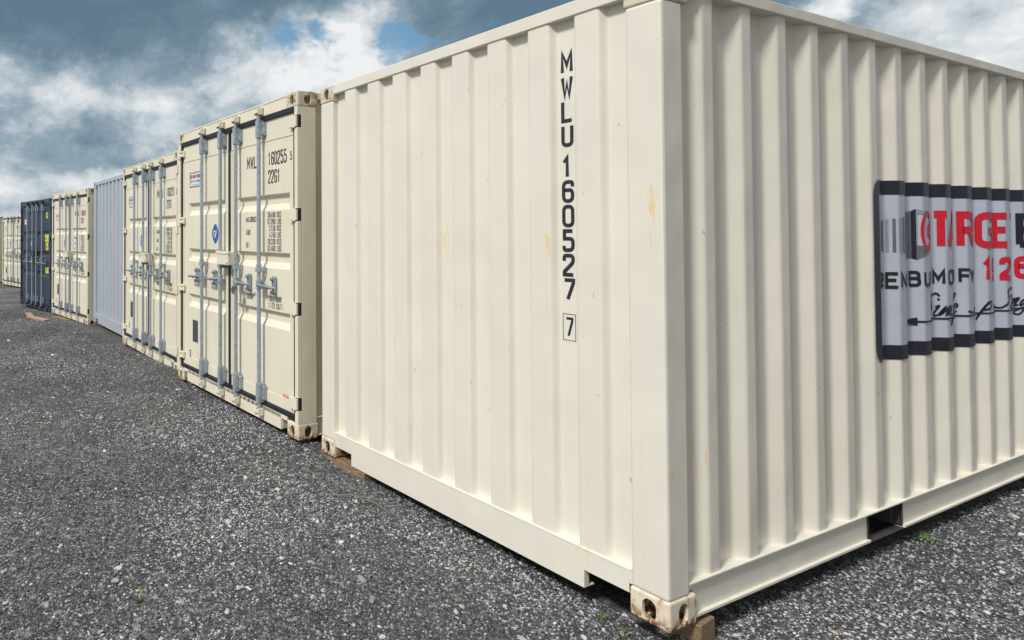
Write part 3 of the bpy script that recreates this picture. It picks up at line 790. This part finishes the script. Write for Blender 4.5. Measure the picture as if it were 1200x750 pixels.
T6 = win(6)
for ch, a in (('B', .015), ('O', .215), ('X', .415)): bent('sign_letter', tq(0, text_quads(ch, T6+a, 1.455, .220, .170, .1, .044)), .0062, [M['vinyl_black']], sign)
per = cum[ty.index(ty[-1])] and (s_of_y(2.811)-s_of_y(2.811-SIDE_P))
for word, cs in (('rent', (('R', win(0)-.055), ('E', win(0)+.030), ('N', win(0)+.112), ('T', win(0)+.200))), ('buy', (('B', win(1)+.010), ('U', win(1)+.095), ('Y', win(1)+.170))),
                 ('modify', (('M', win(2)+.008), ('O', win(2)+.100), ('D', win(2)+.185), ('I', win(3)-.030), ('F', win(3)+.030), ('Y', win(3)+.095)))):
    L = []
    for ch, a in cs: L += tq(0, text_quads(ch, a, 1.255, .088, .072 if ch != 'I' else .05, .1, .0175))
    bent('sign_wording', L, .0062, [M['vinyl_black']], sign)
L = []; w4 = win(4)
for ch, a, wd_ in (('1', .040, .085), ('9', .128, .10), ('2', win(5)-w4+.026, .105), ('6', win(6)-w4+.002, .105)): L += tq(0, text_quads(ch, w4+a, 1.255, .145, wd_, .1, .032))
bent('sign_number', L, .0062, [M['red']], sign)
# hand-script line over an arrow
SC = {'S': ([(.85, 1.75), (.6, 2.0), (.25, 1.7), (.45, 1.2), (.6, .7), (.3, .1), (-.25, .25)], .95), 'i': ([(0, .8), (.15, .9), (.05, .15), (.3, .1)], .42),
      'm': ([(0, .1), (.15, .85), (.1, .2), (.4, .9), (.38, .15), (.65, .9), (.65, .15), (.9, .2)], 1.0), 'p': ([(.15, .9), (-.05, -.8), (.1, .6), (.45, .9), (.5, .35), (.1, .1)], .72),
      'l': ([(0, .3), (.35, 1.7), (.15, 1.6), (.1, .15), (.35, .15)], .42), 'e': ([(0, .45), (.4, .65), (.25, .9), (.0, .45), (.2, .05), (.5, .25)], .58),
      't': ([(.25, 1.6), (.1, .15), (.35, .15)], .5), 'o': ([(.3, .9), (0, .5), (.15, .08), (.45, .4), (.3, .9), (.6, .8)], .62), 'r': ([(0, .1), (.12, .9), (.1, .5), (.35, .9), (.5, .8)], .55),
      'a': ([(.45, .85), (.05, .6), (.1, .1), (.45, .8), (.4, .1), (.6, .2)], .68), 'g': ([(.45, .85), (.05, .6), (.1, .1), (.45, .85), (.3, -.7), (-.1, -.5), (.6, .2)], .68)}
def catmull(P, n=5):
    P = [P[0]]+P+[P[-1]]; out = []
    for i in range(1, len(P)-2):
        a, b_, c, d = (np.array(P[i+k]) for k in (-1, 0, 1, 2))
        for j in range(n):
            t = j/n; out.append(tuple(.5*(2*b_+(c-a)*t+(2*a-5*b_+4*c-d)*t*t+(3*b_-a-3*c+d)*t**3)))
    out.append(P[-1]); return out
L = []; sc = .098; ly = 0
for ch, cx in (('S', win(2)-.10), ('i', win(2)+.0), ('m', win(2)+.035), ('p', win(2)+.150), ('l', win(2)+.235), ('e', win(2)+.275), ('S', win(3)+.095), ('i', win(3)+.18), ('p', win(4)+.03), ('e', win(4)+.14),
               ('S', win(5)-.005), ('t', win(5)+.09), ('o', win(5)+.14), ('r', win(5)+.22), ('a', win(6)-.05), ('g', win(6)+.02), ('e', win(6)+.10)):
    g0, adv = SC[ch]
    pts = [(cx+(x_+.30*z_)*sc*1.1, 1.078+z_*sc*.66) for x_, z_ in catmull(g0)]
    o_ = []; ribbon(pts, .0115, False, o_); ly = (ly+1) % 5; L += [(0, ly, q) for q in o_]
    if ch == 'i': L += [(0, 0, [(cx+.38*sc, 1.078+1.3*sc*.7), (cx+.5*sc, 1.078+1.3*sc*.7), (cx+.5*sc, 1.078+1.5*sc*.7), (cx+.38*sc, 1.078+1.5*sc*.7)])]
    if ch == 't': L += [(0, 0, [(cx, 1.078+1.05*sc*.7), (cx+.75*sc, 1.078+1.15*sc*.7), (cx+.75*sc, 1.078+1.27*sc*.7), (cx, 1.078+1.17*sc*.7)])]
L.append((0, 5, [(sy(2.28), 1.061), (SW-.14, 1.061), (SW-.14, 1.071), (sy(2.28), 1.071)]))
L.append((0, 5, [(sy(2.13), 1.066), (sy(2.28), 1.044), (sy(2.28), 1.088)]))
bent('sign_script', L, .0062, [M['vinyl_black']], sign)

# ------------------------------------------------------------------ ground
def smooth_noise(x, y, seed):
    """cheap deterministic value noise (numpy)"""
    xi = np.floor(x).astype(int); yi = np.floor(y).astype(int); xf = x-xi; yf = y-yi
    def h(a, b_):
        n = (a*374761393+b_*668265263+seed*1442695) & 0x7fffffff
        n = (n ^ (n >> 13))*1274126177 & 0x7fffffff; return (n % 10007)/10007.
    u = xf*xf*(3-2*xf); v = yf*yf*(3-2*yf)
    return (h(xi, yi)*(1-u)+h(xi+1, yi)*u)*(1-v)+(h(xi, yi+1)*(1-u)+h(xi+1, yi+1)*u)*v
def ground_z(x, y):
    x = np.asarray(x, float); y = np.asarray(y, float)
    b_ = np.interp(x, [-60, -28, -22, -16, -13.5, -10.5, -8, -5.2, -2.75, -2.3, -1.0, 0, 10], [-.55, -.385, -.35, -.27, -.205, -.135, -.098, .0, .0, -.045, -.066, -.088, -.10])
    m = np.interp(y, [-3.5, -.5, 10], [0, 1, 1]); flat = np.interp(x, [-60, -28, -13, -3, 10], [-.55, -.40, -.22, -.10, -.10])
    z = b_*m+flat*(1-m)
    near_c = np.clip((-y-.1)/.8, 0, 1)                     # undulation away from the row
    z = z+near_c*((smooth_noise(x*.55, y*.9, 3)-.5)*.07+(smooth_noise(x*1.7, y*2.3, 5)-.5)*.030)
    z = z+(smooth_noise(x*6, y*6, 8)-.5)*.010+(smooth_noise(x*17, y*17, 9)-.5)*.006
    z = z+.075*np.exp(-(((x+10.6)/.7)**2+((y+.62)/.28)**2))-.10*np.exp(-(((x+9.6)/.35)**2+((y+.50)/.16)**2))
    return z
def axis(lo, hi, step, far):
    a = list(np.arange(lo, hi+1e-6, step)); s = step
    up = []; v = hi
    while v < far: s *= 1.35; v += s; up.append(v)
    dn = []; v = lo; s = step
    while v > -far: s *= 1.35; v -= s; dn.append(v)
    return np.array(dn[::-1]+a+up)
gx = axis(-14, 3.2, .055, 900); gy = axis(-4.2, 5.5, .055, 900)
X, Y = np.meshgrid(gx, gy); Z = ground_z(X, Y)
far = np.maximum(np.abs(X+8)-30, np.abs(Y)-12); Z = np.where(far > 0, Z, Z)
V = np.stack([X.ravel(), Y.ravel(), Z.ravel()], 1); nx, ny = len(gx), len(gy)
idx = np.arange(nx*ny).reshape(ny, nx); Fq = np.stack([idx[:-1, :-1].ravel(), idx[:-1, 1:].ravel(), idx[1:, 1:].ravel(), idx[1:, :-1].ravel()], 1)
me = bpy.data.meshes.new('ground'); me.vertices.add(len(V)); me.vertices.foreach_set('co', V.ravel()); me.loops.add(Fq.size); me.loops.foreach_set('vertex_index', Fq.ravel())
me.polygons.add(len(Fq)); me.polygons.foreach_set('loop_start', np.arange(0, Fq.size, 4)); me.polygons.foreach_set('loop_total', np.full(len(Fq), 4)); me.update(); me.validate()
me.polygons.foreach_set('use_smooth', np.ones(len(Fq), bool)); me.materials.append(M['ground'])
go = bpy.data.objects.new('ground', me); COL.objects.link(go); tag(go, 'dark grey gravel yard', None, None, 'structure')

# loose stones lying on it: one uncountable mass, densest near the viewer's path
rng = np.random.default_rng(5)
N0 = 3000000
px = rng.uniform(-15, 3.5, N0); py = rng.uniform(-4.5, 5.5, N0)
cx_, cy_ = cam.location.x, cam.location.y
dx, dy = px-cx_, py-cy_; fw = dx*Fw.x+dy*Fw.y; lt = dx*R2.x+dy*R2.y; dist = np.hypot(dx, dy)
r_ = lt/np.maximum(fw, .01)
inside = (fw > .5) & (r_ > -.50) & (r_ < 1.30)
under = (py > .10) & (px < -.06)
rho = np.clip(15000*np.exp(-np.maximum(dist-3.4, 0)/3.4), 300, 15000)        # per square metre
rho = np.where(inside, rho, rho*.12); rho = np.where(under, 0, rho)
patch = smooth_noise(px*.9+40, py*1.3+40, 21)*.6+smooth_noise(px*2.6+40, py*3.3+40, 22)*.4
rho = rho*np.interp(patch, [.32, .62], [.30, 1.15])
keep = rng.uniform(0, 1, N0) < rho/(N0/(18.5*10))
px, py, dist = px[keep], py[keep], dist[keep]
n = len(px); size = .0023+.0042*rng.beta(1.3, 3.4, n)*1.5; big = rng.uniform(0, 1, n) < .004; size = np.where(big, size*1.8+.003, size)
size = size*np.interp(dist, [3, 12], [1, 1.45])
pz = ground_z(px, py)+size*.25
scl = size[:, None]*rng.uniform([.8, .8, .45], [1.5, 1.2, .8], (n, 3)); rot = rng.uniform([-.5, -.5, 0], [.5, .5, 6.28], (n, 3)); tone = rng.uniform(0, 1, n); tone = np.where(big, .6+.4*tone, tone*np.interp(smooth_noise(px*1.1+9, py*1.7+9, 31), [.30, .68], [.84, 1.0]))
print('stones', n)
me = bpy.data.meshes.new('gravel'); me.vertices.add(n); me.vertices.foreach_set('co', np.stack([px, py, pz], 1).ravel().astype(np.float32))
for nm, ty_, d in (('scl', 'FLOAT_VECTOR', scl), ('rot', 'FLOAT_VECTOR', rot)):
    a = me.attributes.new(nm, ty_, 'POINT'); a.data.foreach_set('vector', d.ravel().astype(np.float32))
a = me.attributes.new('tone', 'FLOAT', 'POINT'); a.data.foreach_set('value', tone.astype(np.float32))
me.update(); me.materials.append(M['stone'])
gr = bpy.data.objects.new('gravel', me); COL.objects.link(gr); tag(gr, 'loose crushed stone chips scattered over the yard', 'gravel', None, 'stuff')
tr = bpy.data.node_groups.new('gravel_scatter', 'GeometryNodeTree')
tr.interface.new_socket('Geometry', in_out='INPUT', socket_type='NodeSocketGeometry'); tr.interface.new_socket('Geometry', in_out='OUTPUT', socket_type='NodeSocketGeometry')
T = NT(tr); gi = T.node('NodeGroupInput'); go_ = T.node('NodeGroupOutput')
g2i = T.node('GeometryNodeGeometryToInstance')
for k in range(5):
    ico = T.node('GeometryNodeMeshIcoSphere', {'Radius': 1., 'Subdivisions': 2 if k < 2 else 1})
    nz = T.node('ShaderNodeTexNoise', {'Scale': 1.1, 'Detail': 1., 'Vector': T.vmath('ADD', T.node('GeometryNodeInputPosition').outputs[0], (k*7.3, k*3.1, 2.))})
    off = T.vmath('MULTIPLY', T.vmath('SUBTRACT', nz.outputs[1], (.5, .5, .5)), (1.7, 1.7, 1.7))
    sp = T.node('GeometryNodeSetPosition', {'Geometry': ico.outputs[0], 'Offset': off})
    sm = T.node('GeometryNodeSetShadeSmooth', {'Geometry': sp.outputs[0], 'Shade Smooth': False})
    mt = T.node('GeometryNodeSetMaterial', {'Geometry': sm.outputs[0], 'Material': M['stone']}); T.l.new(mt.outputs[0], g2i.inputs[0])
def attr(nm): return T.node('GeometryNodeInputNamedAttribute', {'Name': nm}, data_type='FLOAT_VECTOR').outputs[0]
e2r = T.node('FunctionNodeEulerToRotation', {0: attr('rot')})
iop = T.node('GeometryNodeInstanceOnPoints', {'Points': gi.outputs[0], 'Instance': g2i.outputs[0], 'Pick Instance': True, 'Rotation': e2r.outputs[0], 'Scale': attr('scl')})
T.l.new(iop.outputs[0], go_.inputs[0])
gr.modifiers.new('scatter', 'NODES').node_group = tr

# ------------------------------------------------------------------ dunnage, planks, twigs, weeds, padlock
def beam(name, c, L_, w_, h_, rz, mat, label, cat, tilt=0., sink=.0, group=None, z=None):
    m = MB(); nseg = 8; rs = random.Random(hash(label) % 999)
    ring = []
    for k in range(nseg+1):
        x_ = -L_/2+L_*k/nseg; j = lambda: rs.uniform(-.004, .004)
        ring.append([(x_, -w_/2+j(), j()), (x_, w_/2+j(), j()), (x_, w_/2+j(), h_+j()), (x_, -w_/2+j(), h_+j())])
    for a, b_ in zip(ring[:-1], ring[1:]):
        for q in range(4): m.face([a[q], a[(q+1) % 4], b_[(q+1) % 4], b_[q]])
    m.face(ring[0]); m.face(ring[-1][::-1])
    o = m.build(name, mat, None)
    bm = bmesh.new(); bm.from_mesh(o.data); bmesh.ops.remove_doubles(bm, verts=bm.verts, dist=1e-5); bmesh.ops.recalc_face_normals(bm, faces=bm.faces); bm.to_mesh(o.data); bm.free()
    zz = float(ground_z(c[0], c[1]))-sink if z is None else z
    b = o.modifiers.new('bevel', 'BEVEL'); b.width = .004; b.segments = 2
    o.location = (c[0], c[1], zz); o.rotation_euler = (0, tilt, rz); tag(o, label, cat, group); return o
beam('timber_block', (-.075, .225, 0), .17, .12, .100, .12, M['timber'], 'short brown timber block under the near bottom corner of the blind-ended container', 'timber block', z=-.104)
beam('timber_block', (-2.21, .075, 0), .54, .13, .085, -.03, M['timber'], 'worn timber plank wedged under the left bottom corner of the near container', 'timber block', z=-.0885)
beam('timber_block', (-11.75, .27, 0), 2.3, .14, .05, .085, M['timber'], 'long flat board under the front of the cream container beside the dark blue one', 'timber board', z=-.224)
beam('plank', (-12.35, -.30, 0), .85, .12, .035, .25, M['board'], 'reddish plank lying on the gravel, the nearer of two before the far cream container', 'plank', group='loose planks', sink=-.004)
beam('plank', (-13.1, -.33, 0), .95, .11, .035, -.05, M['board'], 'reddish plank lying on the gravel, the farther one, left of the other plank', 'plank', group='loose planks', sink=-.004)
def twig(pts, r, label):
    m = MB(); P = catmull([tuple(p) for p in pts], 5); P = [(p[0], p[1], float(ground_z(p[0], p[1]))+p[2]) for p in P]
    m.tube(P, [r*(1-.6*k/len(P)) for k in range(len(P))], 6); o = m.build('twig', M['twig'], None, smooth=True); tag(o, label, 'twig', 'dry twigs on the gravel')
twig([(-1.86, -.33, .008), (-1.76, -.22, .02), (-1.66, -.12, .012), (-1.60, -.02, .016)], .0042, 'pale dry twig bent upward on the gravel before the near container')
twig([(-1.72, -.20, .01), (-1.62, -.17, .022), (-1.48, -.16, .014), (-1.34, -.08, .01)], .0035, 'thin dry twig lying straight towards the near container sill')
twig([(-2.42, -.10, .008), (-2.34, -.13, .012), (-2.24, -.17, .006)], .0035, 'short pale stick by the left bottom corner of the near container')
def weed(x, y, n, h, label, spread=.03, wd=.004, seed=0):
    rs = random.Random(seed); m = MB()
    for k in range(n):
        a = rs.uniform(0, 6.28); r = rs.uniform(0, spread*.4); bx0, by0 = x+r*math.cos(a), y+r*math.sin(a); H_ = h*rs.uniform(.5, 1.); out = spread*rs.uniform(.3, 1.1); ww = wd*rs.uniform(.7, 1.2)
        z0 = float(ground_z(bx0, by0))-.004; prev = None
        for i in range(5):
            t = i/4; c_ = Vector((bx0+math.cos(a)*out*t*t, by0+math.sin(a)*out*t*t, z0+H_*t*(1-.25*t))); q = Vector((-math.sin(a), math.cos(a), 0))*ww*(1-t*.92)*(.6+t if t < .4 else 1)
            cur = (c_-q, c_+q)
            if prev: m.face([prev[0], prev[1], cur[1], cur[0]])
            prev = cur
    o = m.build('weed', M['leaf'], None, recalc=False); tag(o, label, 'weed', 'small weeds in the gravel')
weed(-.27, -.02, 7, .085, 'upright green grass blades beside the fork notch near the bottom corner', .035, .004, 1)
weed(-.16, -.045, 9, .035, 'low green weed right under the near corner casting', .03, .005, 2)
weed(-.42, .00, 8, .035, 'tiny green weed at the notch edge of the near sill', .03, .004, 3)
weed(-.02, .06, 7, .03, 'tiny weed between the corner casting and the timber block', .03, .005, 4)
weed(-.01, .335, 9, .04, 'small weed against the side of the timber block', .04, .006, 5)
weed(.02, 2.22, 26, .055, 'green grass tuft beside the dark fork pocket under the side wall', .09, .004, 6)
weed(-1.22, -1.74, 6, .055, 'broad-leaved little weed at the bottom left of the gravel', .03, .007, 7)
weed(-1.30, -1.70, 5, .035, 'small leaf sprig just beyond the broad-leaved weed', .02, .007, 8)
weed(-2.61, -.44, 9, .035, 'green sprig on the gravel before the gap between the two near containers', .035, .005, 9)
weed(-2.45, -.36, 8, .04, 'yellowish green sprig nearest the gap between the two near containers', .04, .005, 10)
weed(-4.05, -1.65, 10, .03, 'flat light green weed on the open gravel at the left', .06, .006, 11)
# padlock hanging on the third lock rod's handle of the container 160255
pl = empty('padlock', (-5.084+1.535, -.073-.075, .025+1.045)); tag(pl, 'round steel padlock hanging from the door handle of container 160255', 'padlock')
m = MB(); m.tube([(0, -.014, 0), (0, -.020, 0), (0, .012, 0), (0, .018, 0)], [.020, .034, .034, .020], 18); m.build('lock_body', M['brass'], pl)
m = MB(); m.tube([(-.018, 0, .02)]+[(.018*math.cos(rad(180-k*30)), 0, .050+.018*math.sin(rad(k*30))) for k in range(7)]+[(.018, 0, .02)], .0045, 8); m.build('shackle', M['galv'], pl, smooth=True)

S.render.engine = 'CYCLES'
S.cycles.max_bounces = 6
